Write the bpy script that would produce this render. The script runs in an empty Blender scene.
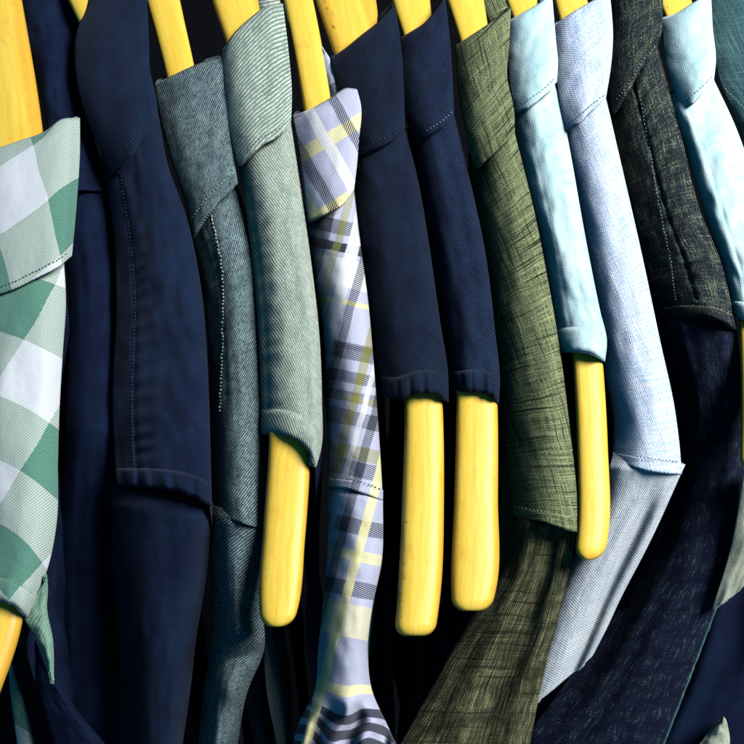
import bpy, bmesh, math, random
from mathutils import Vector, noise
random.seed(7)
SC = bpy.context.scene
COL = SC.collection

# ------------------------------------------------------------------ view frame
F = 1000.0            # focal length in photo pixels (photo is 744 px wide)
D0 = 0.45             # distance of the shoulders from the lens, metres
KARM = 0.464          # hanger arms come forward as they go down
KSLV = -0.12          # sleeves hang straight down, away from the lens
PITCH = math.radians(40)
CAM = Vector((0, 0, 1.6))
RIGHT = Vector((1, 0, 0))
FWD = Vector((0, math.cos(PITCH), -math.sin(PITCH)))
UP = Vector((0, math.sin(PITCH), math.cos(PITCH)))
DOWN = Vector((0, 0, -1))

def at(px, py, d):
    return CAM + RIGHT * ((px - 372) / F * d) + UP * ((372 - py) / F * d) + FWD * d

def arm_depth(py):
    return D0 / (1 - KARM * (372 - py) / F)

def slope_depth(py, ys, k):
    ds = arm_depth(ys); vs = (372 - ys) / F * ds
    return (ds - k * vs) / (1 - k * (372 - py) / F)

def base_depth(py, ys=None, k=KSLV):
    if ys is None or py <= ys - 14:
        return arm_depth(py)
    if py >= ys + 14:
        return slope_depth(py, ys, k)
    w = (py - ys + 14) / 28.0
    w = w * w * (3 - 2 * w)
    if py < ys:
        return arm_depth(py) * (1 - w * .0) + (slope_depth(ys + 14, ys, k) - arm_depth(ys)) * w * .25
    a = arm_depth(ys) + (slope_depth(ys + 14, ys, k) - arm_depth(ys)) * .125
    t = (py - ys) / 14.0
    return a * (1 - t) + slope_depth(ys + 14, ys, k) * t

# ------------------------------------------------------------------ curves
class Curve:
    """Catmull-Rom through photo-plane points, parametrised 0..1 by length."""
    def __init__(self, pts, n=16):
        p = [Vector((a, b)) for a, b in pts]
        out = []
        if len(p) == 2:
            out = [p[0].lerp(p[1], i / n) for i in range(n + 1)]
        else:
            h = [max(1e-6, (b - a).length) for a, b in zip(p, p[1:])]
            sl = [(b - a) / k for a, b, k in zip(p, p[1:], h)]
            tg = [sl[0]] + [(sl[i - 1] * h[i] + sl[i] * h[i - 1]) / (h[i - 1] + h[i]) for i in range(1, len(p) - 1)] + [sl[-1]]
            for i in range(len(p) - 1):
                for j in range(n):
                    t = j / n
                    out.append(p[i] * (2 * t ** 3 - 3 * t * t + 1) + tg[i] * (h[i] * (t ** 3 - 2 * t * t + t))
                               + p[i + 1] * (3 * t * t - 2 * t ** 3) + tg[i + 1] * (h[i] * (t ** 3 - t * t)))
            out.append(p[-1])
        self.p = out
        self.c = [0.0]
        for a, b in zip(out, out[1:]):
            self.c.append(self.c[-1] + (b - a).length)
        self.L = self.c[-1]
    def __call__(self, t):
        x = max(0, min(1, t)) * self.L
        lo, hi = 0, len(self.c) - 1
        while hi - lo > 1:
            m = (lo + hi) // 2
            if self.c[m] <= x: lo = m
            else: hi = m
        seg = self.c[hi] - self.c[lo]
        f = (x - self.c[lo]) / seg if seg > 1e-9 else 0
        return self.p[lo].lerp(self.p[hi], f)

def sstep(a, b, x):
    t = max(0, min(1, (x - a) / (b - a)))
    return t * t * (3 - 2 * t)

class Patch:
    """A piece of cloth between two long edges: Coons patch in the picture plane plus depth."""
    def __init__(self, left, right, top=None, bottom=None, ys=None, k=KSLV, lift=0.0, A=.017, B=.009, r=.62,
                 pl=2.4, pr=3.0, wr=.0012, ws=(3, 5), seed=0, pucker=(), roll_top=0, roll_bot=0, ext=0, wrap=.009,
                 uvf=None, extra=None, rot=0.0, hemt=0):
        if ext:
            l0, l1, r0, r1 = Vector(left[0]), Vector(left[1]), Vector(right[0]), Vector(right[1])
            dl = (l0 - l1).normalized() * ext + l0; dr = (r0 - r1).normalized() * ext + r0
            left = [tuple(dl)] + list(left); right = [tuple(dr)] + list(right); top = None
        self.l, self.r_ = Curve(left), Curve(right)
        self.t = Curve([left[0]] + list(top or []) + [right[0]])
        self.b = Curve([left[-1]] + list(bottom or []) + [right[-1]])
        self.ys, self.k, self.lift = ys, k, lift
        self.A, self.B, self.rr, self.pl, self.pr = A, B, r, pl, pr
        self.wr, self.ws, self.seed = wr, ws, seed
        self.pucker, self.rt, self.rb, self.wrap = pucker, roll_top, roll_bot, wrap
        self.uvf, self.extra, self.rot = uvf, extra, rot
        self.L = (self.l.L + self.r_.L) / 2
        self.ext = ext; self.hemt = hemt
        self.W = sum((self.l(t) - self.r_(t)).length for t in (.1, .3, .5, .7, .9)) / 5
    def px(self, s, t):
        L, R, T, B = self.l(t), self.r_(t), self.t(s), self.b(s)
        c00, c10, c01, c11 = self.l(0), self.r_(0), self.l(1), self.r_(1)
        return (L * (1 - s) + R * s) + (T * (1 - t) + B * t) - (c00 * (1 - s) * (1 - t) + c10 * s * (1 - t) + c01 * (1 - s) * t + c11 * s * t)
    def depth(self, s, t, p):
        d = base_depth(p.y, self.ys, self.k) + self.lift
        r = self.rr
        d += self.A * ((r - s) / r) ** self.pl if s < r else self.B * ((s - r) / (1 - r)) ** self.pr
        sd = self.seed * 7.31
        n1 = noise.noise(Vector((s * self.ws[0] + sd, t * self.ws[1] + s * self.rot, sd)))
        n2 = noise.noise(Vector((s * self.ws[0] * 2.6 - sd, t * self.ws[1] * 2.6 + s * self.rot * 2.6, sd + 4)))
        n3 = noise.noise(Vector((p.x * .16 + sd, p.y * .16, 2.2)))
        d += self.wr * (n1 + .45 * n2) + .00014 * n3
        for (s0, t0, t1, amp, freq, wid) in self.pucker:
            if t0 <= t <= t1:
                g = math.exp(-((s - s0) / .022) ** 2)
                q = math.exp(-((s - s0 - wid * .9) / wid) ** 2) if s > s0 else math.exp(-((s - s0) / (wid * .35)) ** 2) * .45
                ph = noise.noise(Vector((t * freq * .35, sd, 8.8))) * 5
                d += amp * (.9 * g + q * math.sin(t * freq * 6.283 + ph + (s - s0) * 9) * (.6 + .6 * noise.noise(Vector((t * freq * .5, sd, 1)))))
        if self.hemt and t > self.hemt: d += .0007 * math.sin(s * 34 + 3 * noise.noise(Vector((s * 9, sd, 0)))) * sstep(self.hemt, self.hemt + .02, t)
        if self.rt: d += self.rt * max(0, 1 - t / .09) ** 2
        if self.rb: d += self.rb * max(0, 1 - (1 - t) / .07) ** 2
        if self.ext: d += (.006 if self.ext > 13 and self.ys is None else .0042) * max(0, 1 - t * self.L / (self.ext + 5))
        if self.extra: d += self.extra(s, t, p)
        return d
    def world(self, s, t, off=0.0):
        p = self.px(s, t)
        return at(p.x, p.y, self.depth(s, t, p) + off)
    def uv(self, s, t, p):
        if self.uvf: return self.uvf(s, t, p)
        return (s * self.W, t * self.L)

def link(name, me, parent, mats):
    o = bpy.data.objects.new(name, me)
    COL.objects.link(o)
    for m in (mats if isinstance(mats, (list, tuple)) else [mats]):
        me.materials.append(m)
    if parent is not None:
        o.parent = parent
        base = parent
        tot = Vector((0, 0, 0))
        while base is not None:
            tot += base.location; base = base.parent
        me.transform(__import__('mathutils').Matrix.Translation(-tot))
    return o

def make_patch(name, P, parent, mat, t0=0, t1=1, s0=0, s1=1, off=0, thick=.0012, step=2.2, edge=None):
    ns = max(10, min(64, int(P.W * (s1 - s0) / 1.7)))
    nt = max(4, int(P.L * (t1 - t0) / step))
    rows, uvs = [], []
    nw = 5 if P.wrap else 0
    for j in range(nt + 1):
        t = t0 + (t1 - t0) * j / nt
        row, ur = [], []
        for i in range(-nw, ns + nw + 1):
            if 0 <= i <= ns:
                s = s0 + (s1 - s0) * i / ns
                p = P.px(s, t)
                o = off
                if edge: o += edge((t - t0) / (t1 - t0))
                row.append(at(p.x, p.y, P.depth(s, t, p) + o)); ur.append(P.uv(s, t, p))
            else:
                left = i < 0
                q = (-i if left else i - ns) / nw
                s = s0 if left else s1
                p = P.px(s, t); c = P.px(.5, t)
                d = P.depth(s, t, p) + off
                a = q * math.pi / 2
                m = p.lerp(c, .55 * (1 - math.cos(a)))
                row.append(at(m.x, m.y, d + P.wrap * math.sin(a)))
                u = P.uv(s, t, p); ur.append((u[0] + (-1 if left else 1) * q * P.W * .4, u[1]))
        rows.append(row); uvs.append(ur)
    return grid_mesh(name, rows, uvs, parent, mat, thick)

def grid_mesh(name, rows, uvs, parent, mat, thick=0):
    n = len(rows[0])
    verts = [v for r in rows for v in r]
    faces = []
    for j in range(len(rows) - 1):
        for i in range(n - 1):
            a = j * n + i
            faces.append((a, a + n, a + n + 1, a + 1))
    me = bpy.data.meshes.new(name)
    me.from_pydata([tuple(v) for v in verts], [], faces)
    ul = me.uv_layers.new(name='UVMap')
    fl = [u for r in uvs for u in r]
    for lp in me.loops:
        ul.data[lp.index].uv = fl[lp.vertex_index]
    me.polygons.foreach_set('use_smooth', [True] * len(me.polygons))
    o = link(name, me, parent, mat)
    if thick:
        md = o.modifiers.new('thickness', 'SOLIDIFY')
        md.thickness = thick; md.offset = -1; md.use_even_offset = False
    return o

def make_drop(P, parent, mat, side, length=.36, inset=.0, name='body_panel', t0=0.0, t1=1.0, flare=0.0, sh=0.03):
    """The front or back of the shirt hanging straight down from the shoulder line."""
    nt = max(8, int(P.L * (t1 - t0) / 5)); nd = 26
    rows, uvs = [], []
    s = sh if side < 0 else 1 - sh
    for j in range(nt + 1):
        t = t0 + (t1 - t0) * j / nt
        a = P.world(s, t, .0015)
        row, ur = [], []
        for i in range(nd + 1):
            q = (i / nd) ** 1.3
            w = noise.noise(Vector((t * 4 + P.seed, q * 2.2, P.seed * 3.1)))
            x = -side * inset * sstep(0, .25, q) + side * flare * q + .009 * w * sstep(0, .35, q) + .004 * noise.noise(Vector((t * 9, q * 5, P.seed * 1.7))) * sstep(.05, .4, q)
            row.append(a + DOWN * (length * q) + RIGHT * x)
            ur.append((i * length / nd * 2200, t * P.L))
        rows.append(row); uvs.append(ur)
    return grid_mesh(name, rows, uvs, parent, mat, 0)

def stitches(P, path, parent, mat, n=None, gap=.42, off=-.0005, wid=.9, name='stitching', length=None):
    """Individual thread stitches along a path of (s,t) points lying on the cloth."""
    c = Curve(path)
    # length in px
    tot, prev = 0, None
    for i in range(60):
        q = c(i / 59); p = P.px(q.x, q.y)
        if prev is not None: tot += (p - prev).length
        prev = p
    n = n or max(2, int(tot / 3.6))
    bm = bmesh.new()
    rnd = random.Random(n + int(P.seed * 10))
    for i in range(n):
        a, b = (i + gap * .5) / n, (i + 1 - gap * .5) / n
        q0, q1 = c(a), c(b)
        j = rnd.uniform(-.7, .7); a += rnd.uniform(-.12, .12) / n; b += rnd.uniform(-.15, .12) / n; q0, q1 = c(a), c(b)
        A, B = P.world(q0.x, q0.y, off), P.world(q1.x, q1.y, off)
        v = (B - A)
        if v.length < 1e-6: continue
        z = (CAM - A).normalized()
        y = v.cross(z).normalized()
        w = .00032 * wid
        A += y * j * w; B += y * j * w
        ring = []
        for k in range(5):
            f = k / 4
            r = w * (.45 + .55 * math.sin(math.pi * f))
            m = A.lerp(B, f) + z * (.00025 * math.sin(math.pi * f))
            ring.append([bm.verts.new(m + y * r * math.cos(g) + z * r * .8 * math.sin(g)) for g in (0, 1.047, 2.094, 3.1416, 4.189, 5.236)])
        for k in range(4):
            for h in range(6):
                bm.faces.new((ring[k][h], ring[k][(h + 1) % 6], ring[k + 1][(h + 1) % 6], ring[k + 1][h]))
    bmesh.ops.recalc_face_normals(bm, faces=bm.faces)
    me = bpy.data.meshes.new(name); bm.to_mesh(me); bm.free()
    me.polygons.foreach_set('use_smooth', [True] * len(me.polygons))
    return link(name, me, parent, mat)

# ------------------------------------------------------------------ materials
def lin(h):
    h = h.lstrip('#')
    c = [int(h[i:i + 2], 16) / 255 for i in (0, 2, 4)]
    return tuple([(x / 12.92 if x <= .04045 else ((x + .055) / 1.055) ** 2.4) for x in c] + [1])

class G:
    def __init__(self, name):
        self.m = bpy.data.materials.new(name); self.m.use_nodes = True
        self.nt = self.m.node_tree; self.nt.nodes.clear()
        self.out = self.n('ShaderNodeOutputMaterial')
        uv = self.n('ShaderNodeUVMap'); uv.uv_map = 'UVMap'
        sp = self.n('ShaderNodeSeparateXYZ'); self.link(uv.outputs[0], sp.inputs[0])
        self.u, self.v = sp.outputs[0], sp.outputs[1]
    def n(self, t): return self.nt.nodes.new(t)
    def link(self, a, b): self.nt.links.new(a, b)
    def _in(self, sock, x):
        if isinstance(x, (int, float)): sock.default_value = x
        elif isinstance(x, (tuple, list)): sock.default_value = x
        else: self.link(x, sock)
    def math(self, op, a, b=0.0, c=0.0, clamp=False):
        n = self.n('ShaderNodeMath'); n.operation = op; n.use_clamp = clamp
        self._in(n.inputs[0], a); self._in(n.inputs[1], b); self._in(n.inputs[2], c)
        return n.outputs[0]
    def add(self, a, b): return self.math('ADD', a, b)
    def mul(self, a, b): return self.math('MULTIPLY', a, b)
    def sin(self, a): return self.math('SINE', a)
    def comb(self, x, y, z=0.0):
        n = self.n('ShaderNodeCombineXYZ')
        for i, k in enumerate((x, y, z)): self._in(n.inputs[i], k)
        return n.outputs[0]
    def noise(self, x, y, scale=1.0, detail=2.0, rough=.5, z=0.0):
        n = self.n('ShaderNodeTexNoise'); self.link(self.comb(x, y, z), n.inputs['Vector'])
        n.inputs['Scale'].default_value = scale; n.inputs['Detail'].default_value = detail
        n.inputs['Roughness'].default_value = rough
        return n.outputs['Fac']
    def map(self, x, a, b, c=0.0, d=1.0):
        n = self.n('ShaderNodeMapRange'); n.clamp = True
        self._in(n.inputs[0], x)
        for i, k in enumerate((a, b, c, d)): n.inputs[i + 1].default_value = k
        return n.outputs[0]
    def mix(self, f, a, b, mode='MIX'):
        n = self.n('ShaderNodeMix'); n.data_type = 'RGBA'; n.blend_type = mode; n.clamp_factor = True
        self._in(n.inputs[0], f); self._in(n.inputs[6], a); self._in(n.inputs[7], b)
        return n.outputs[2]
    def rot(self, ang):
        c, s = math.cos(math.radians(ang)), math.sin(math.radians(ang))
        x = self.add(self.mul(self.u, c), self.mul(self.v, s))
        y = self.add(self.mul(self.u, -s), self.mul(self.v, c))
        return x, y
    def stripe(self, x, period, sharp=1.0):
        w = self.sin(self.mul(x, 2 * math.pi / period))
        return self.math('ADD', self.mul(w, .5 * sharp), .5, clamp=True)
    def finish(self, color, height, rough=.9, sheen=.25, bump=.6, dist=.0006, spec=.15, coat=0):
        b = self.n('ShaderNodeBsdfPrincipled')
        self._in(b.inputs['Base Color'], color)
        self._in(b.inputs['Roughness'], rough)
        b.inputs['Specular IOR Level'].default_value = spec
        b.inputs['Sheen Weight'].default_value = sheen
        b.inputs['Sheen Roughness'].default_value = .5
        if coat:
            b.inputs['Coat Weight'].default_value = coat; b.inputs['Coat Roughness'].default_value = .3
        if height is not None:
            bp = self.n('ShaderNodeBump'); bp.inputs['Strength'].default_value = bump
            bp.inputs['Distance'].default_value = dist
            self.link(height, bp.inputs['Height']); self.link(bp.outputs[0], b.inputs['Normal'])
        self.link(b.outputs[0], self.out.inputs[0])
        return self.m

def twill(name, dark, light, worn, ang=45, period=3.0, contrast=.6, patch=.5, sharp=1.4, sheen=.2, bump=.5, wornamt=.5):
    g = G(name)
    wob = g.mul(g.noise(g.u, g.v, .02, 2), 6)
    x, y = g.rot(ang)
    x = g.add(x, wob)
    ln = g.stripe(x, period, sharp)
    brk = g.noise(g.mul(x, .55), g.mul(y, .22), 1.0, 2, .7)             # yarns are never even
    fine = g.noise(g.u, g.v, 1.1, 2, .85)
    big = g.map(g.noise(g.u, g.v, .022, 3, .6), .35, .7)
    f = g.mul(g.mul(ln, contrast), g.map(brk, .3, .7, .05, 1.35))
    f = g.math('ADD', f, g.map(fine, .36, .66, -.34, .5), clamp=True)
    f = g.mul(f, g.map(g.noise(g.u, g.v, .09, 3, .6, z=6.0), .3, .7, .6, 1.15))
    c = g.mix(f, lin(dark), lin(light))
    wf = g.mul(g.mul(big, wornamt), g.map(fine, .3, .7, .3, 1))
    c = g.mix(wf, c, lin(worn))
    h = g.add(g.mul(ln, .6), g.mul(fine, .7))
    return g.finish(c, h, sheen=sheen, bump=bump)

def slub(name, dark, mid, light, ang=0, fine=2.6, warp=1.0, weft=1.0, thr=.52, sheen=.2, darkline=0.0, line='#101010', patch=.0, lo=.35, streak=.018, dens=.42):
    g = G(name)
    x, y = g.rot(ang)
    x = g.add(x, g.mul(g.noise(x, y, .03, 1), 6)); y = g.add(y, g.mul(g.noise(x, y, .03, 1, z=5.0), 6))
    n1 = g.noise(g.mul(x, dens), g.mul(y, streak), 1, 2, .75)
    n2 = g.noise(g.mul(x, streak), g.mul(y, dens), 1, 2, .75, z=3.0)
    wv = g.math('MULTIPLY', g.sin(g.mul(x, 6.283 / fine)), g.sin(g.mul(y, 6.283 / fine)))
    sp = g.noise(g.mul(x, .8), g.mul(y, .5), 1, 2, .8, z=9.0)
    a = g.map(n1, thr - .12, thr + .16, 0, warp); b = g.map(n2, thr - .12, thr + .16, 0, weft)
    f = g.math('MAXIMUM', a, b)
    f = g.mul(f, g.map(sp, .3, .65, lo, 1.15))
    f = g.math('ADD', f, g.mul(wv, .16), clamp=True)
    if patch: f = g.mul(f, g.map(g.noise(x, y, .06, 3, .65, z=31.0), .38, .62, 1 - patch, 1.1))
    base = g.mix(g.map(sp, .3, .7), lin(dark), lin(mid))
    c = g.mix(f, base, lin(light))
    if darkline:
        d1 = g.map(g.noise(g.mul(x, .5), g.mul(y, .012), 1, 1, .6, z=17.0), .60, .68, 0, darkline)
        d2 = g.map(g.noise(g.mul(x, .012), g.mul(y, .5), 1, 1, .6, z=23.0), .60, .68, 0, darkline)
        c = g.mix(g.math('MAXIMUM', d1, d2), c, lin(line))
    h = g.add(g.mul(wv, .35), g.add(g.mul(n1, .8), g.add(g.mul(n2, .8), sp)))
    return g.finish(c, h, sheen=sheen, bump=.6)

def cotton(name, base, shade, light):
    g = G(name)
    big = g.noise(g.u, g.v, .03, 3, .6)
    fine = g.noise(g.u, g.v, .55, 3, .7)
    wx = g.stripe(g.add(g.u, g.mul(fine, 2.5)), 2.1, .5); wy = g.stripe(g.add(g.v, g.mul(fine, 2.5)), 2.1, .5)
    c = g.mix(g.map(big, .42, .68), lin(base), lin(light))
    c = g.mix(g.map(g.noise(g.u, g.v, .05, 4, .65, z=4.0), .52, .75, 0, .75), c, lin(shade))
    c = g.mix(g.map(fine, .45, .8, 0, .22), c, lin(shade))
    return g.finish(c, g.add(g.mul(g.add(wx, wy), .25), fine), sheen=.2, bump=.5)

def gingham(name, cell, cellv, ang, u0=0, v0=0):
    g = G(name)
    x, y = g.rot(ang)
    x = g.add(x, g.mul(g.noise(g.u, g.v, .02, 1), 6))
    sx = g.math('FRACT', g.mul(g.add(x, u0), .5 / cell)); sy = g.math('FRACT', g.mul(g.add(y, v0), .5 / cellv))
    a = g.map(sx, .5 - .006, .5 + .006); b = g.map(sy, .5 - .006, .5 + .006)
    tw = g.stripe(g.add(g.mul(g.u, .75), g.mul(g.v, .75)), 2.3, 1.6)
    fine = g.noise(g.u, g.v, .7, 2, .75)
    white = g.mix(g.map(fine, .35, .8, 0, .35), lin('#d3dae4'), lin('#afbdc8'))
    gr = g.mix(g.map(fine, .35, .75), lin('#48796c'), lin('#6a9a8b'))
    half = g.mix(g.math('ADD', g.mul(tw, .62), g.map(fine, .3, .7, -.1, .25), clamp=True), lin('#c3cfca'), lin('#64897e'))
    n = g.add(a, b)
    c = g.mix(g.map(n, .4, .6), white, half)
    c = g.mix(g.map(n, 1.4, 1.6), c, gr)
    return g.finish(c, g.add(g.mul(tw, .4), fine), sheen=.2, bump=.45)

def plaid(name, xs, ys, bend=0):
    """xs, ys: lists of (start, end, colour-key, strength) lengthwise and crosswise stripes in cloth pixels."""
    g = G(name)
    fine = g.noise(g.u, g.v, .7, 2, .75)
    u = g.add(g.u, g.mul(g.noise(g.u, g.v, .03, 1), 4)); v = g.add(g.v, g.mul(g.noise(g.u, g.v, .03, 1, z=3.0), 4))
    tw = g.map(g.sin(g.mul(g.add(g.mul(g.u, .8), g.v), 6.283 / 2.5)), -.3, .3)
    cols = {'k': '#10151c', 'o': '#8b8a35', 'y': '#e9e3a2', 'n': '#2a3140', 'w': '#e6e8ec', 'g': '#8c96a0', 'l': '#c3c6e0', 'd': '#10162c'}
    c = g.mix(g.map(fine, .3, .8), lin('#c0c4db'), lin('#a6abc8'))
    def layer(c, coord, lst, tws):
        for (a, b, key, st) in lst:
            m = g.mul(g.map(coord, a - .5, a + .5), g.map(coord, b - .5, b + .5, 1, 0))
            if tws is not None and key in 'kong':
                t = g.math('ADD', g.mul(tws, .75), .25) if st < 1 else 1.0
                m = g.mul(m, t)
                if st < 1: st = min(1, st + .15)
            c = g.mix(g.mul(m, st), c, lin(cols[key]))
        return c
    inv = g.math('SUBTRACT', 1.0, tw)
    c = layer(c, v, ys, tw)
    c = layer(c, u, xs, inv)
    c = g.mix(g.map(fine, .5, .85, 0, .25), c, lin('#8b90a0'))
    return g.finish(c, g.add(g.mul(tw, .4), fine), sheen=.15, bump=.4)

def wood(name, seed, nicks=False):
    g = G(name)
    u, v = g.u, g.v
    wob = g.mul(g.noise(u, g.mul(v, .35), .06, 2, z=seed), 16)
    ring = g.noise(g.mul(g.add(u, wob), .22), g.mul(v, .012), 1, 3, .6, z=seed)
    fib = g.noise(g.mul(u, 1.6), g.mul(v, .045), 1, 2, .7, z=seed + 3)
    c = g.mix(g.map(ring, .3, .72), lin('#f5d65c'), lin('#eac142'))
    c = g.mix(g.map(fib, .5, .8, 0, .25), c, lin('#cf9526'))
    c = g.mix(g.map(g.noise(u, v, .035, 3, .6, z=seed + 8), .6, .8, 0, .5), c, lin('#d9982a'))
    spk = g.map(g.noise(g.mul(u, .30), g.mul(v, .10), 1, 2, .6, z=seed + 5), .735, .80, 0, .8)
    if nicks:
        nk = g.map(g.noise(g.mul(u, .35), g.mul(v, .2), 1, 2, .6, z=seed + 1), .6, .66, 0, .85)
        spk = g.math('MAXIMUM', spk, g.mul(nk, g.map(u, -13, -18)))
    c = g.mix(spk, c, lin('#7c4d12'))
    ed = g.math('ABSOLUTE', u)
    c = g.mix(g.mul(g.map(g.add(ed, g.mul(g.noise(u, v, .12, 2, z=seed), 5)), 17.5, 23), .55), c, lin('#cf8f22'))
    r = g.map(fib, .3, .8, .32, .5)
    return g.finish(c, g.add(fib, ring), rough=r, sheen=0, bump=.16, dist=.0005, spec=.35, coat=.08)

def plain(name, col, rough=.8):
    g = G(name)
    f = g.noise(g.u, g.v, .4, 2)
    o = g.n('ShaderNodeTexCoord')
    n = g.n('ShaderNodeTexNoise'); n.inputs['Scale'].default_value = 900
    g.link(o.outputs['Object'], n.inputs['Vector'])
    c = g.mix(g.map(n.outputs['Fac'], .3, .7), tuple(x * .75 if i < 3 else 1 for i, x in enumerate(lin(col))), lin(col))
    return g.finish(c, None, rough=rough, sheen=.1)

M = {
    'navy':  twill('navy_cotton_twill', '#070f2a', '#12294c', '#204560', 52, 2.0, .34, wornamt=.32, sheen=.04),
    'navy2': twill('navy_fine_twill', '#050a1e', '#152543', '#1f4258', 48, 2.3, .62, wornamt=.25, sheen=.04),
    'navy3': twill('navy_coarse_twill', '#050a1e', '#1c2f54', '#264a66', 48, 2.5, .75, wornamt=.25, sheen=.04),
    'ink':   twill('ink_denim_gap_shade', '#060c26', '#0e1c40', '#173a5c', 45, 2.4, .4, wornamt=.4, sheen=0),
    'grey':  twill('grey_green_twill', '#0b1a30', '#93aeb0', '#3c5f6a', 38, 2.2, 1.0, sharp=1.8, wornamt=.2, sheen=.05),
    'cord':  twill('pale_green_ribbed_twill', '#56786e', '#d6e0d4', '#b4c4ba', 81, 3.8, 1.1, sharp=1.7, wornamt=.22),
    'cord2': twill('pale_green_twill', '#6f877e', '#d2d8cb', '#b4c0b4', -24, 2.3, .9, sharp=1.5, wornamt=.3),
    'olive': slub('olive_slub', '#0d190f', '#304226', '#a0ab80', -12, 2.5, .9, 1.0, .50, sheen=.04, dens=.62, streak=.022, darkline=.9, line='#141d12'),
    'olive2': slub('olive_slub_sleeve', '#131d16', '#272d1d', '#a8a57a', 0, 2.5, 1.0, .3, .53, sheen=.02, patch=.7, dens=.7, darkline=.8, line='#0f1512'),
    'blue':  slub('light_blue_slub', '#5f9ce0', '#a4c8f2', '#edf2fb', -14, 2.5, .95, .95, .46, dens=.6),
    'blue2': slub('light_blue_slub_sleeve', '#93b2c8', '#c2ccd8', '#eceef2', 0, 2.3, 1.0, .5, .46, dens=.5, patch=.3),
    'black': slub('black_denim_slub', '#050919', '#0a132b', '#a4b898', 0, 2.3, 1.0, .8, .59, sheen=.0, patch=.6, streak=.035, lo=-.55, dens=.55, darkline=.5, line='#070a12'),
    'black2': slub('black_denim_sleeve', '#060a20', '#0b1433', '#6d8a96', 0, 2.4, .9, .1, .62, sheen=.0, patch=.9, streak=.05, lo=-.5, darkline=.5, line='#070a12'),
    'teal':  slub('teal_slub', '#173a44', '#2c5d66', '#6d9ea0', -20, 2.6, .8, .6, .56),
    'stone': cotton('stone_cotton', '#b9c0aa', '#6f9c94', '#cfd0ba'),
    'aqua':  cotton('pale_aqua_cotton', '#b9dce4', '#7fbec6', '#d2e8ee'),
    'ging':  gingham('green_gingham_collar', 56, 64, -16, 9, -22),
    'ging2': gingham('green_gingham_body', 68, 58, 30, -78, -52),
    'frayed': twill('soft_green_cotton', '#3d7f6c', '#a9c4b4', '#c4cfb8', 30, 2.4, .4, wornamt=.5),
    'thread_navy': plain('navy_thread', '#22355a'),
    'thread_light': plain('light_thread', '#71848f'),
    'thread_green': plain('green_thread', '#2f6f62'),
    'thread_grey': plain('grey_thread', '#9cb0b0'),
    'thread_aqua': plain('aqua_thread', '#9ccbd4'),
    'thread_dark': plain('dark_thread', '#0a1020'),
    'thread_olive': plain('olive_thread', '#a8a878'),
}

# ------------------------------------------------------------------ things
def root(name, label, cat, px, py, group):
    o = bpy.data.objects.new(name, None); COL.objects.link(o)
    o.empty_display_size = .02
    o.location = at(px, py, arm_depth(py) + .02)
    o['label'] = label; o['category'] = cat
    if group: o['group'] = group
    return o

SH = 'shirts hanging side by side on the rack'
HG = 'wooden hangers holding the shirts'

def hanger(label, top_l, top_r, vis_top, tip=None, off=.006, seed=1, hide=None, skew=0, th=.013, rr=13, chamfer=.66, nicks=False):
    """Flat wooden hanger arm: left and right outline lists (top to tip)."""
    lp, rp = Curve(top_l), Curve(top_r)
    y0 = min(top_l[0][1], top_r[0][1]); y1 = max(top_l[-1][1], top_r[-1][1])
    def xat(pts, y):
        if y <= pts[0][1]:
            a, b = pts[0], pts[1]
        else:
            a, b = pts[-2], pts[-1]
            for m, n in zip(pts, pts[1:]):
                if m[1] <= y <= n[1]: a, b = m, n; break
        return a[0] + (b[0] - a[0]) * (y - a[1]) / (b[1] - a[1])
    pl = [(q.x, q.y) for q in lp.p]; pr = [(q.x, q.y) for q in rp.p]
    ys = []
    y = y0
    while y < y1: ys.append(y); y += 5
    yc = y1 - rr
    ys = [q for q in ys if q < yc] + [yc + rr * math.sin(i / 10 * math.pi / 2) for i in range(11)]
    rows, uvs = [], []
    N = 36
    for y in ys:
        a, b = xat(pl, min(y, y1)), xat(pr, min(y, y1))
        c, hw = (a + b) / 2, (b - a) / 2
        T = th; o = off
        if hide:
            w = sstep(hide[0], hide[0] + 25, y) * (1 - sstep(hide[1] - 25, hide[1], y))
            o += .011 * w; c += hw * .22 * w; hw *= 1 - .5 * w
        if y > yc:
            q = math.sqrt(max(0, 1 - ((y - yc) / rr) ** 2))
            hw = hw - rr * .9 * (1 - q) if tip != 'round' else hw * (.25 + .75 * q)
            hw = max(hw, 1)
            T = th * (.62 + .38 * q)
        d = arm_depth(y) + o + th / 2
        row, ur = [], []
        for i in range(N + 1):
            g = 2 * math.pi * i / N + math.pi / 2
            cs, sn = math.cos(g), math.sin(g)
            e = chamfer
            X = math.copysign(abs(cs) ** e, cs); Z = math.copysign(abs(sn) ** e, sn)
            sk = skew * (y - yc) / rr * X if y > yc else 0
            row.append(at(c + hw * X, y + sk, d - T / 2 * Z)); ur.append((hw * X + (0 if Z > 0 else 40), y))
        rows.append(row); uvs.append(ur)
    # close the end
    last = rows[-1]; cen = sum(last[:-1], Vector((0, 0, 0))) / N
    for f in (.6, .25, 0.001):
        rows.append([cen.lerp(p, f) + (last[0] - rows[-2][0]) * 0 for p in last]); uvs.append(uvs[len(ys) - 1])
    first = rows[0]; cen0 = sum(first[:-1], Vector((0, 0, 0))) / N
    rows.insert(0, [cen0.lerp(p, .001) for p in first]); uvs.insert(0, uvs[0])
    o = grid_mesh('coat_hanger', rows, uvs, None, wood('varnished_yellow_wood_%d' % seed, seed * 3.7, nicks))
    o['label'] = label; o['category'] = 'hanger'; o['group'] = HG
    # move the origin to the thing's base
    me = o.data
    base = sum((v.co for v in me.vertices), Vector((0, 0, 0))) / len(me.vertices)
    me.transform(__import__('mathutils').Matrix.Translation(-base)); o.location = base
    return o

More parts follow.
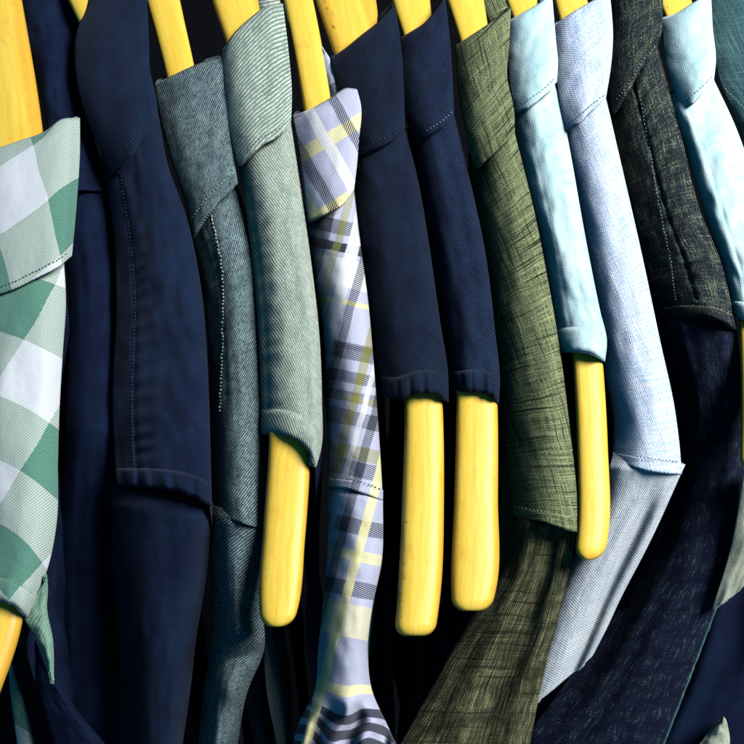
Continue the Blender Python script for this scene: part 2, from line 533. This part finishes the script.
def shirt(label, collar, yoke, cm, ym, cat='shirt', name='shirt', stitch='thread_navy', hem=None, sleeve=None, sm=None,
          coll_st=((.04, .93), (.5, .93), (.96, .93)), coll_band=None, body=(-1, 1), bm_=None, blen=.42, extra=None, sst=None, flat=False, stw=1.0):
    r = root(name, label, cat, *(collar.px(.5, .5) if collar else yoke.px(.5, .1)), SH)
    out = {'root': r}
    if collar:
        c = make_patch('collar', collar, r, M[cm], thick=.0017)
        out['collar'] = c
        if coll_st: stitches(collar, coll_st, c, M[stitch])
    if yoke:
        y = make_patch('yoke', yoke, r, M[ym])
        out['yoke'] = y
        for pth in (sst or []):
            stitches(yoke, pth, y, M[stitch], wid=stw)
        for sd in body:
            make_drop(yoke, r, M[bm_ or ym], sd, length=blen, inset=.006)  # a darker cloth here paints the shade between shirts into the panels
        if hem:
            h0, ht = hem
            hb = make_patch('hem', yoke, r, M[ym], t0=h0, t1=1.0, s0=.004, s1=.996, off=-.0016, thick=.003, step=1.6,
                            edge=(lambda q: .0018 * max(0, 1 - q / .14) - .0009 * math.sin(q * math.pi) + .0016 * max(0, (q - .8) / .2) ** 2) if not flat else (lambda q: .0018 * max(0, 1 - q / .2) + .0012))
            stitches(yoke, [(.03, h0 + (1 - h0) * .12), (.5, h0 + (1 - h0) * .12), (.97, h0 + (1 - h0) * .12)], hb, M[ht], off=-.0012)
    if sleeve:
        out['sleeve'] = make_patch('sleeve', sleeve, r, M[sm or ym], step=2.2)
    return out

SEAMHEM = .0
# ---------------------------------------------------------------- A  gingham
cA = Patch([(-14, 152), (-16, 220), (-14, 296)], [(80, 118), (80, 150), (77, 200), (72, 256)],
           top=[(18, 141), (43, 132), (62, 119)], bottom=[(0, 293), (40, 275), (62, 264)], lift=-.004, A=.004, B=.008, r=.55, seed=1,
           wr=.0012, roll_top=.003, ws=(2, 2), extra=lambda s, t, p: .004 * sstep(.86, 1, s))
yA = Patch([(-16, 284), (-22, 440), (-18, 604)], [(64, 262), (66, 300), (63, 350), (60, 400), (58, 460), (57, 520), (50, 560), (28, 618)],
           bottom=[(0, 601), (10, 604)], A=.006, B=.012, r=.55, seed=2, ext=14, wr=.0016, ws=(2, 4), pr=2.4)
A = shirt('green and white gingham shirt at the far left edge with a hanger tip below it', cA, yA, 'ging', 'ging2', stitch='thread_green',
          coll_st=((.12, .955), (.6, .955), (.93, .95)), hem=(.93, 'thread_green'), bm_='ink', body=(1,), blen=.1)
frayed = Patch([(44, 582), (34, 598), (24, 616), (37, 640), (50, 680)], [(47, 574), (48, 590), (47, 606), (53, 640), (54, 684)], A=.003, B=.006, lift=.009, seed=44, wr=.003, ws=(1.5, 4), wrap=.008)
make_patch('sleeve', frayed, A['root'], M['frayed'])
cuffA = Patch([(8, 660), (10, 690), (18, 750)], [(15, 672), (26, 706), (36, 750)], ys=600, lift=.05, A=.003, B=.004, seed=45, wr=.001)
gt = make_patch('body_panel', cuffA, A['root'], M['ging2'])
foldA = Patch([(24, 622), (40, 690), (56, 752)], [(46, 660), (70, 700), (112, 752)], ys=600, lift=.03, A=.004, B=.01, seed=46, wr=.001, pl=1.5)
make_patch('body_panel', foldA, A['root'], M['ink'])

# ---------------------------------------------------------------- A2 dark shirt in shadow
cX = Patch([(14, -40), (28, 40), (46, 120), (52, 190)], [(88, -40), (84, 60), (92, 130), (112, 190)], lift=.012, A=.006, B=.02, r=.35, seed=3, wr=.004, ws=(2.2, 4), pr=1.6)
yX = Patch([(50, 190), (66, 260), (66, 400), (58, 560), (56, 752)], [(112, 190), (118, 300), (122, 480), (116, 620), (118, 752)], lift=.022, A=.008, B=.012, r=.4, seed=4, wr=.003, ws=(2, 2), ext=14, ys=430)
shirt('dark ink denim shirt in shadow squeezed between the gingham shirt and the navy long sleeve', cX, yX, 'ink', 'ink', stitch='thread_dark', coll_st=None, blen=.15)

# ---------------------------------------------------------------- B  navy long sleeve
cB = Patch([(92, -60), (83, 10), (75, 40), (75, 70), (82, 105), (95, 138), (112, 176)], [(146, -60), (147, 0), (149, 40), (150, 70), (156, 96), (158, 112)],
           bottom=[(120, 167), (138, 145), (151, 127)], lift=-.0062, A=.015, B=.003, r=.6, seed=5, wr=.0028, ws=(2, 3), roll_top=.002)
yB = Patch([(104, 172), (112, 220), (116, 300), (112, 400), (116, 486)], [(158, 112), (168, 165), (186, 215), (200, 280), (206, 340), (209, 400), (212, 506)],
           bottom=[(140, 487), (170, 490), (195, 497)], A=.020, B=.010, r=.70, seed=6, hemt=.94, ext=18, wr=.0024, ws=(3, 5), pl=2.0,
           pucker=[(.22, .08, 1, .0011, 21, .10)])
sB = Patch([(112, 500), (113, 560), (119, 640), (126, 756)], [(212, 516), (206, 580), (196, 640), (191, 685), (181, 756)], ys=505, lift=.005, A=.022, B=.014, r=.6, seed=7, ext=14, wr=.002, ws=(3, 2), wrap=.015, pl=2.2)
B = shirt('navy long sleeve shirt with puckered shoulder seam, third from left', cB, yB, 'navy', 'navy', sleeve=sB, hem=(.945, 'thread_navy'),
          coll_st=((.12, .955), (.5, .955), (.95, .955)), sst=[[(.25, .06), (.23, .2), (.22, .5), (.20, .75), (.19, .94)]])

# ---------------------------------------------------------------- C  grey green twill
cC = Patch([(154, 84), (160, 120), (174, 168), (186, 206), (191, 238)], [(222, 57), (225, 90), (232, 150), (238, 183)],
           top=[(175, 74), (200, 63)], bottom=[(205, 217), (224, 196)], lift=.004, A=.014, B=.003, r=.58, seed=8, wr=.0014, roll_top=.003)
yC = Patch([(190, 238), (200, 272), (207, 330), (210, 400), (212, 514)], [(238, 186), (254, 240), (262, 330), (266, 430), (268, 530)],
           bottom=[(235, 521), (250, 525)], lift=.008, A=.022, B=.022, r=.56, seed=9, ext=18, wr=.0018, ws=(2.5, 4), pl=1.8, pr=1.8,
           pucker=[(.30, 0, .62, .0008, 22, .08)])
def crumpC(s, t, p):
    return .008 * math.exp(-((p.x - 240) / 16) ** 2 - ((p.y - 658 + (p.x - 240) * .4) / 8) ** 2) - .006 * math.exp(-((p.x - 250) / 18) ** 2 - ((p.y - 632) / 12) ** 2) - .005 * math.exp(-((p.x - 232) / 18) ** 2 - ((p.y - 690) / 14) ** 2)
sC = Patch([(208, 512), (210, 560), (212, 630), (204, 690), (196, 756)], [(268, 528), (262, 600), (264, 650), (248, 690), (236, 756)], ys=515, lift=.008, A=.02, B=.016, r=.5, seed=10, ext=8, wr=.0025, ws=(3, 2.5), wrap=.014, pl=1.7, pr=1.7, extra=crumpC)
C = shirt('grey green twill long sleeve shirt with chain stitched shoulder seam, beside the navy long sleeve', cC, yC, 'grey', 'grey', sleeve=sC, stw=1.7, stitch='thread_grey',
          coll_st=((.06, .9), (.5, .9), (.97, .9)), sst=[[(.44, .04), (.38, .2), (.26, .45), (.17, .66)]])
stitches(sC, [(.06, .035), (.5, .035), (.95, .035)], C['sleeve'], M['thread_dark'])

# ---------------------------------------------------------------- D  pale green
cD = Patch([(222, 54), (225, 90), (231, 140), (238, 166)], [(283, 4), (289, 55), (292, 95), (291, 124)],
           top=[(229, 40), (250, 18), (272, 4)], bottom=[(246, 158), (262, 144), (280, 134)], lift=-.0062, A=.014, B=.003, r=.6, seed=11, wr=.0012, roll_top=.003, ws=(2, 3))
yD = Patch([(238, 162), (247, 220), (256, 300), (260, 380), (261, 434)], [(291, 124), (301, 190), (311, 260), (319, 330), (322, 400), (321, 450), (316, 468)],
           bottom=[(278, 434), (296, 440), (308, 451)], A=.019, B=.008, r=.64, seed=12, ext=16, wr=.0014, ws=(2.5, 6), pl=3.0,
           pucker=[(.10, .15, .92, .0010, 17, .10)])
D = shirt('pale green ribbed twill shirt with rolled armhole over a protruding hanger tip', cD, yD, 'cord', 'cord2', stitch='thread_grey', hem=(.915, 'thread_grey'),
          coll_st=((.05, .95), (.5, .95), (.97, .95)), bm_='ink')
standD = Patch([(255, -30), (258, 6), (262, 22)], [(284, -30), (280, 0), (283, 20)], lift=.006, A=.004, B=.004, seed=61)
make_patch('collar_stand', standD, D['root'], M['cord'])
hanger('wooden hanger with its tip sticking out below the pale green shirt', [(200, -50), (212, 0), (226, 42), (269, 437), (263, 530), (259, 600), (261, 627)], [(246, -50), (259, 0), (268, 40), (311, 437), (305, 540), (297, 612), (292, 627)],
       60, hide=(60, 425), seed=4)

# ---------------------------------------------------------------- E  plaid
uvE = lambda s, t, p: ((p.x - 345) + (p.y - 400) * .27, p.y - .20 * (p.x - 350))
uvEc = lambda s, t, p: ((p.x - 325) * .86 - (p.y - 150) * .49, (p.y - 150) * .86 + (p.x - 325) * .49)
xsE = [(-75, -58, 'n', .85), (-52, -44, 'o', .7), (-38, -25, 'w', .7), (-22, -13, 'n', .9), (7, 16, 'o', .8), (20, 26, 'w', .6), (31, 40, 'n', .9), (51, 61, 'y', .75)]
ysE = [(224, 238, 'n', .8), (246, 256, 'd', .95), (262, 290, 'w', .75), (303, 308, 'y', .9), (345, 362, 'n', .8), (347, 352, 'k', .7), (373, 385, 'n', .8), (393, 404, 'n', .7), (397, 404, 'o', .6), (412, 428, 'n', .75),
       (447, 461, 'o', .75), (462, 478, 'n', .75), (519, 535, 'n', .85), (551, 562, 'y', .7), (582, 598, 'n', .85), (606, 640, 'y', .55), (640, 686, 'g', .35), (686, 696, 'y', .8),
       (712, 722, 'd', .9), (728, 738, 'd', .9), (745, 755, 'd', .9), (762, 775, 'd', .9)]
M['plaid'] = plaid('lavender_plaid', xsE, ysE)
xsC = [(-25, -14, 'n', .99), (2, 13, 'w', .95), (29, 39, 'n', .99), (-44, -34, 'y', .7)]
ysC = [(-12, 1, 'y', .8), (49, 68, 'y', .9), (-52, -40, 'n', .8)]
M['plaid_collar'] = plaid('lavender_plaid_collar', xsC, ysC)
cE = Patch([(292, 116), (300, 160), (308, 222)], [(357, 89), (361, 105), (359, 140), (357, 165), (354, 190)],
           top=[(312, 108), (330, 98), (346, 88)], bottom=[(325, 213), (342, 204)], lift=-.0062, A=.014, B=.003, r=.66, seed=13, wr=.0016, roll_top=.003, uvf=uvEc, ws=(2, 2))
yE = Patch([(306, 222), (316, 280), (324, 340), (328, 420), (328, 486)], [(354, 190), (360, 240), (368, 300), (375, 380), (380, 450), (383, 500)],
           bottom=[(345, 488), (365, 493)], lift=.002, A=.016, B=.010, r=.62, seed=14, ext=16, wr=.0014, ws=(2, 6), uvf=uvE, pl=2.2)
uvEs = lambda s, t, p: (uvE(s, t, p)[0], uvE(s, t, p)[1] + ((7 * math.sin(p.x * .085 + 1.2) + 7 * noise.noise(Vector((p.x * .05, p.y * .02, 1)))) * sstep(660, 720, p.y)))
sE = Patch([(328, 486), (328, 540), (322, 610), (318, 650), (314, 692), (300, 720), (290, 756)], [(383, 498), (382, 560), (372, 610), (368, 650), (372, 690), (386, 722), (402, 756)],
           ys=492, k=.30, lift=.003, A=.018, B=.010, r=.62, seed=15, ext=8, wr=.0016, ws=(2, 6), uvf=uvEs, wrap=.014, pl=2.2,
           extra=lambda s, t, p: .0035 * sstep(690, 730, p.y) * math.sin(p.x * .2 + p.y * .06 + 2 * noise.noise(Vector((p.x * .03, p.y * .04, 3)))) * 1.5 - .006 * math.exp(-((p.y - 700) / 14) ** 2) * math.exp(-((s - .5) / .3) ** 2))
E = shirt('lavender plaid long sleeve shirt with gathered sleeve, between pale green and navy shirts', cE, yE, 'plaid_collar', 'plaid', sleeve=sE, stitch='thread_dark', coll_st=None, hem=(.965, 'thread_dark'), flat=True)
standE = Patch([(318, 44), (325, 76), (332, 104)], [(326, 52), (341, 74), (359, 94)], lift=.009, A=.003, B=.004, seed=62, wr=.001, uvf=uvEc)
make_patch('collar_stand', standE, E['root'], M['plaid_collar'])
hanger('wooden hanger going into the lavender plaid collar', [(271, -50), (283, 0), (304, 112), (338, 380), (340, 470)], [(301, -50), (313, 0), (333, 112), (366, 380), (370, 470)], 110, hide=(118, 490), seed=5)

# ---------------------------------------------------------------- F, G  navy short shoulders
cF = Patch([(330, 58), (340, 95), (352, 130), (358, 158)], [(395, 4), (401, 45), (404, 90), (405, 128)],
           top=[(344, 49), (360, 36), (379, 21)], bottom=[(374, 149), (392, 139)], lift=-.0062, A=.014, B=.003, r=.64, seed=16, wr=.0013, roll_top=.003, ws=(2, 3))
yF = Patch([(352, 158), (360, 240), (372, 320), (383, 397)], [(405, 128), (418, 180), (430, 250), (440, 320), (448, 372), (449, 402)],
           bottom=[(400, 399), (415, 394), (435, 394)], A=.018, B=.009, r=.64, seed=17, hemt=.92, ext=16, wr=.0020, ws=(2, 4), pl=3)
Fh = shirt('dark navy sleeveless shirt right beside the plaid shirt', cF, yF, 'navy2', 'navy2', hem=(.915, 'thread_navy'), coll_st=((.1, .95), (.5, .95), (.97, .95)))
hanger('wooden hanger with brown dents below the navy shirt next to the plaid sleeve', [(300, -50), (315, 0), (335, 60), (404, 392), (402, 500), (397, 600), (394, 636)], [(362, -50), (376, 0), (380, 50), (442, 392), (444, 500), (441, 590), (435, 636)],
       60, hide=(70, 380), seed=6, th=.016, nicks=True)
cG = Patch([(400, 38), (401, 80), (405, 115), (414, 144)], [(445, -4), (450, 40), (453, 85), (454, 114)],
           top=[(410, 32), (424, 23), (434, 12)], bottom=[(428, 134), (444, 124)], lift=-.0062, A=.014, B=.003, r=.64, seed=18, wr=.0013, roll_top=.003, ws=(2, 3))
yG = Patch([(410, 144), (424, 210), (440, 310), (451, 393)], [(454, 114), (470, 180), (485, 250), (495, 330), (500, 385), (499, 404)],
           bottom=[(465, 392), (480, 392), (492, 396)], lift=.001, A=.018, B=.009, r=.64, seed=19, hemt=.92, ext=16, wr=.0024, ws=(2, 4), pl=3)
Gh = shirt('dark navy sleeveless shirt with light collar stitching just left of the olive shirt', cG, yG, 'navy3', 'navy3', stitch='thread_light', hem=(.92, 'thread_navy'), coll_st=((.3, .965), (.6, .965), (.97, .965)))
hanger('wooden hanger below the navy shirt next to the olive shirt', [(382, -50), (392, 0), (404, 40), (456, 392), (454, 500), (451, 585), (452, 611)], [(421, -50), (430, 0), (434, 40), (497, 392), (498, 500), (497, 585), (491, 611)],
       40, hide=(50, 380), seed=7)

# ---------------------------------------------------------------- H  olive
cH = Patch([(455, 46), (458, 90), (465, 130), (474, 169)], [(511, 8), (509, 50), (507, 74), (514, 110), (515, 134)],
           top=[(470, 36), (488, 24), (502, 14)], bottom=[(488, 156), (502, 145)], lift=-.0062, A=.015, B=.003, r=.62, seed=20, wr=.0018, roll_top=.003, ws=(2, 3))
yH = Patch([(470, 170), (484, 260), (496, 340), (504, 420), (512, 516)], [(515, 134), (534, 210), (548, 280), (560, 350), (570, 430), (577, 500), (577, 532)],
           bottom=[(530, 519), (555, 525)], A=.026, B=.009, r=.76, seed=21, ext=16, wr=.0016, ws=(2, 5), pl=2.0)
sH = Patch([(514, 514), (498, 575), (470, 620), (430, 690), (392, 758)], [(577, 528), (570, 570), (560, 610), (545, 670), (527, 758)], ys=522, lift=.006, A=.016, B=.010, r=.6, seed=22, ext=8, wr=.0048, ws=(2.4, 1.3), wrap=.015, pl=2.2,
           extra=lambda s, t, p: .007 * math.exp(-((s - .64) / .17) ** 2) * sstep(0.0, .12, t))
H = shirt('olive green slub long sleeve shirt with cross hatched weave in the middle right', cH, yH, 'olive', 'olive', sleeve=sH, sm='olive2', stitch='thread_olive', coll_st=None, hem=(.97, 'thread_olive'), flat=True)
standH = Patch([(474, -30), (482, 4), (490, 26)], [(512, -30), (509, 4), (512, 20)], lift=.008, A=.004, B=.004, seed=63)
make_patch('collar_stand', standH, H['root'], M['olive'])
hanger('short bit of wooden hanger above the olive collar', [(436, -50), (447, 0), (461, 46), (500, 380), (508, 470)], [(475, -50), (484, 0), (490, 40), (536, 380), (540, 470)], 40, hide=(46, 490), seed=8)

# ---------------------------------------------------------------- I  pale aqua
cI = Patch([(507, 22), (507, 60), (510, 90), (514, 114)], [(552, -6), (556, 40), (558, 62), (557, 82)],
           top=[(520, 14), (536, 5)], bottom=[(530, 105), (546, 93)], lift=-.0062, A=.014, B=.003, r=.64, seed=23, wr=.0014, roll_top=.002, ws=(2, 3))
yI = Patch([(508, 114), (528, 190), (544, 260), (554, 330), (558, 353)], [(557, 84), (570, 150), (586, 240), (600, 310), (607, 342), (605, 362)],
           bottom=[(572, 352), (588, 353), (598, 357)], A=.018, B=.008, r=.62, seed=24, ext=16, wr=.0017, ws=(2.5, 7), pl=2.4, pucker=[(.30, .2, .9, .0005, 9, .16)])
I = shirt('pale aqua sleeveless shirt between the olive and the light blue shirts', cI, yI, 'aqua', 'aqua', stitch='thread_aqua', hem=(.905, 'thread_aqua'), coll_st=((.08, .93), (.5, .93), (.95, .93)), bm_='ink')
hanger('slim wooden hanger with its tip out below the pale aqua armhole', [(494, -50), (504, -5), (513, 20), (572, 352), (577, 450), (577, 530), (574, 560)], [(530, -50), (536, -5), (540, 10), (602, 352), (608, 450), (609, 530), (604, 560)],
       20, hide=(28, 338), seed=9, rr=15)

# ---------------------------------------------------------------- J  light blue
cJ = Patch([(553, 26), (555, 70), (559, 105), (565, 131)], [(610, -8), (613, 40), (611, 66), (606, 98)],
           top=[(568, 15), (590, 2)], bottom=[(578, 122), (594, 108)], lift=-.0062, A=.013, B=.003, r=.64, seed=25, wr=.0014, roll_top=.002, ws=(2, 3))
yJ = Patch([(558, 131), (576, 210), (590, 290), (604, 370), (614, 430), (611, 462)], [(606, 98), (625, 180), (641, 250), (660, 340), (675, 410), (679, 440), (682, 474)],
           bottom=[(630, 466), (655, 471)], A=.020, B=.009, r=.66, seed=26, ext=16, wr=.0015, ws=(2, 5), pl=2.2)
sJ = Patch([(611, 460), (600, 500), (572, 560), (552, 610), (535, 660), (518, 716)], [(682, 472), (651, 540), (620, 600), (606, 630), (592, 657)], bottom=[(548, 694), (578, 669)], ys=468, lift=.003, A=.010, B=.006, r=.5, seed=27, ext=8, wr=.0026, ws=(2.0, 1.0), wrap=.015,
           extra=lambda s, t, p: .007 * math.exp(-((s - .72) / .13) ** 2) * sstep(.05, .3, t))
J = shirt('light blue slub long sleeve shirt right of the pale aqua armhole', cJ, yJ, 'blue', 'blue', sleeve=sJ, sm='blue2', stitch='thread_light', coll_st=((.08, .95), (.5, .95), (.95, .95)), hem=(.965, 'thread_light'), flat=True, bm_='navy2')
hanger('sliver of wooden hanger above the light blue collar', [(545, -50), (553, -5), (560, 24), (600, 300), (612, 420)], [(580, -50), (586, -5), (590, 10), (636, 300), (648, 420)], 20, hide=(24, 440), seed=10)

# ---------------------------------------------------------------- K  black denim
cK = Patch([(608, -40), (611, 20), (609, 70), (612, 114)], [(660, -40), (663, 8), (662, 30), (657, 47)],
           bottom=[(630, 86), (645, 62)], lift=-.0062, A=.015, B=.003, r=.66, seed=28, wr=.0014, ws=(2, 3))
yK = Patch([(606, 112), (624, 190), (644, 260), (660, 305), (668, 318)], [(657, 44), (680, 130), (700, 210), (722, 265), (737, 330)],
           bottom=[(680, 316), (700, 317), (722, 322)], A=.024, B=.009, r=.72, seed=29, ext=16, wr=.0016, ws=(2, 6), pl=1.7, pucker=[(.50, 0, .93, .0021, 15, .14)])
sK = Patch([(664, 318), (680, 420), (660, 520), (600, 630), (510, 758)], [(737, 328), (744, 400), (746, 470), (736, 560), (718, 606), (690, 680), (660, 758)], ys=326, k=-.15, lift=.004, A=.02, B=.010, r=.7, seed=30, ext=8, wr=.005, ws=(2.2, 1.5), wrap=.015, pl=1.8)
K = shirt('black denim long sleeve shirt with pale shoulder stitching and rolled seam', cK, yK, 'black', 'black', sleeve=sK, sm='black2', stitch='thread_light', coll_st=((.1, .955), (.5, .955), (.96, .955)),
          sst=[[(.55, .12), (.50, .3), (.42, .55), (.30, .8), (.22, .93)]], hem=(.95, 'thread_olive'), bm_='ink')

def rim(P, parent, mat, s, t0, t1, rad, name='lit_edge_tube'):
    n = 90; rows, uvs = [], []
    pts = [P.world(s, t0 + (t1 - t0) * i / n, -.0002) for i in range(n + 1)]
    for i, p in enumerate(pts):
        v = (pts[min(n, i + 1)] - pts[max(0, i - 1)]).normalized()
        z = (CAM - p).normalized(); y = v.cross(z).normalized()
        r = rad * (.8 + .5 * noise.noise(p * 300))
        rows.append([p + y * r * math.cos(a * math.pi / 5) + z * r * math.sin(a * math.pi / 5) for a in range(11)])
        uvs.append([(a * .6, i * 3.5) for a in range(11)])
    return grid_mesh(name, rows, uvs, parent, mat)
rim(sK, K['sleeve'], M['teal'], .985, .38, .99, .0008)  # added teal tube, puts the lit edge of the sleeve into colour

# ---------------------------------------------------------------- L  pale aqua, right edge
cL = Patch([(661, 18), (664, 55), (674, 90), (680, 111)], [(711, -8), (713, 30), (716, 60), (714, 80)], top=[(674, 14), (694, 2)], bottom=[(692, 102), (704, 91)],
           lift=-.0062, A=.014, B=.003, r=.64, seed=31, wr=.0016, roll_top=.002, ws=(2, 3))
yL = Patch([(672, 112), (690, 165), (708, 225), (724, 270), (734, 318)], [(714, 80), (735, 125), (760, 200), (775, 260), (784, 330)], lift=.002, A=.013, B=.009, r=.34, seed=32, ext=16, wr=.0022, ws=(2.5, 6), pl=2.2, pucker=[(.32, .1, .9, .0008, 6, .2)])
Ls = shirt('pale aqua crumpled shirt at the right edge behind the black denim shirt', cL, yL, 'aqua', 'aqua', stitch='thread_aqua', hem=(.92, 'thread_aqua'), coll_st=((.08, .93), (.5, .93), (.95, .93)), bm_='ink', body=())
hanger('wooden hanger at the right edge emerging from the crumpled pale aqua shirt', [(645, -50), (656, -5), (665, 18), (738, 312), (741, 400), (740, 470)], [(682, -50), (690, -5), (694, 8), (774, 312), (780, 400), (778, 470)], 20, hide=(24, 300), seed=11)

# ---------------------------------------------------------------- N  teal slub, cut by the right edge
yM = Patch([(704, -40), (711, 20), (717, 72), (732, 112), (752, 160)], [(790, -40), (800, 30), (812, 100), (825, 160), (840, 220)], lift=.004, A=.012, B=.01, r=.6, seed=33, wr=.0022, ws=(2, 4))
shirt('teal grey slub shirt cut off by the upper right corner', None, yM, 'teal', 'teal', stitch='thread_grey', sst=[[(.02, .62), (.2, .70), (.5, .82)]], body=(), bm_='ink')
sM = Patch([(744, 470), (731, 545), (712, 609)], [(800, 470), (780, 540), (760, 568)], bottom=[(732, 597)], ys=420, k=-.2, lift=.014, A=.005, B=.004, seed=34, wr=.002, ws=(3, 2), wrap=.01)
r = root('shirt', 'grey green sleeve end of a shirt showing behind the black denim sleeve', 'shirt', 745, 520, SH)
make_patch('sleeve', sM, r, M['stone'])
yN = Patch([(560, 560), (540, 680), (520, 770)], [(800, 470), (810, 620), (800, 770)], ys=450, k=-.3, lift=.06, A=.006, B=.01, seed=35, wr=.018, ws=(3.2, 1.6), rot=3.0)
r = root('shirt', 'dark blue shirt in shadow in the lower right corner', 'shirt', 740, 690, SH)
make_patch('body', yN, r, M['ink'])
sN = Patch([(719, 720), (706, 735), (686, 762)], [(727, 722), (730, 740), (727, 762)], top=[(724, 717)], ys=450, k=-.3, lift=.035, A=.005, B=.004, seed=36, wr=.002)
r = root('shirt', 'pale cuff tip poking up at the bottom edge in the lower right corner', 'shirt', 715, 735, SH)
make_patch('cuff', sN, r, M['stone'])

# hangers whose shirts are above
hanger('thick wooden hanger at the upper left corner going into the gingham collar', [(-40, -50), (-34, 0), (-18, 150), (-40, 560), (-46, 650), (-60, 716)], [(13, -50), (22, 0), (44, 140), (30, 560), (22, 625), (-8, 716)], 150, hide=(156, 590), seed=2, th=.018, rr=20)
hanger('sliver of wooden hanger above the navy long sleeve collar', [(52, -50), (66, -5), (82, 30), (130, 300), (140, 440)], [(92, -50), (102, -5), (110, 20), (166, 300), (176, 440)], 30, hide=(30, 460), seed=3)
hanger('wooden hanger going into the grey green collar beside the navy collar', [(131, -50), (146, 0), (168, 84), (214, 360), (222, 470)], [(170, -50), (180, 0), (196, 74), (246, 360), (252, 470)], 84, hide=(92, 490), seed=12, off=.017)

# ------------------------------------------------------------------ backdrop
bmw = plain('dark_navy_wall', '#03050d', .95)
rows = [[at(-1500 + 3600 * i / 20, -1500 + 3600 * j / 20, 1.15) for i in range(21)] for j in range(21)]
wl = grid_mesh('back_wall', rows, [[(i * 10, j * 10) for i in range(21)] for j in range(21)], None, bmw)
wl['kind'] = 'structure'

# ------------------------------------------------------------------ light
w = bpy.data.worlds.new('World'); SC.world = w; w.use_nodes = True
bg = w.node_tree.nodes['Background']; bg.inputs[0].default_value = (.05, .29, .52, 1); bg.inputs[1].default_value = .27

def area(name, pos, target, size, power, col):
    l = bpy.data.lights.new(name, 'AREA'); l.energy = power; l.size = size; l.color = col; l.shape = 'DISK'
    o = bpy.data.objects.new(name, l); COL.objects.link(o)
    o.location = pos
    o.rotation_euler = (target - pos).to_track_quat('-Z', 'Y').to_euler()
    return o
def cs(x, y, z): return CAM + RIGHT * x + UP * y - FWD * z
area('key_lamp', cs(.88, .74, .42), cs(0, 0, -.45), .75, 39, (1, .975, .93))

# ------------------------------------------------------------------ camera
cd = bpy.data.cameras.new('Camera'); cam = bpy.data.objects.new('Camera', cd); COL.objects.link(cam)
cd.sensor_width = 36; cd.lens = 36 * F / 744; cd.clip_start = .01; cd.clip_end = 50
cam.location = CAM; cam.rotation_euler = (math.radians(90) - PITCH, 0, 0)
SC.camera = cam
SC.render.resolution_x = SC.render.resolution_y = 1024
SC.view_settings.view_transform = 'Standard'; SC.view_settings.look = 'None'
SC.view_settings.exposure = 0; SC.view_settings.gamma = 1

SC.cycles.diffuse_bounces = 0
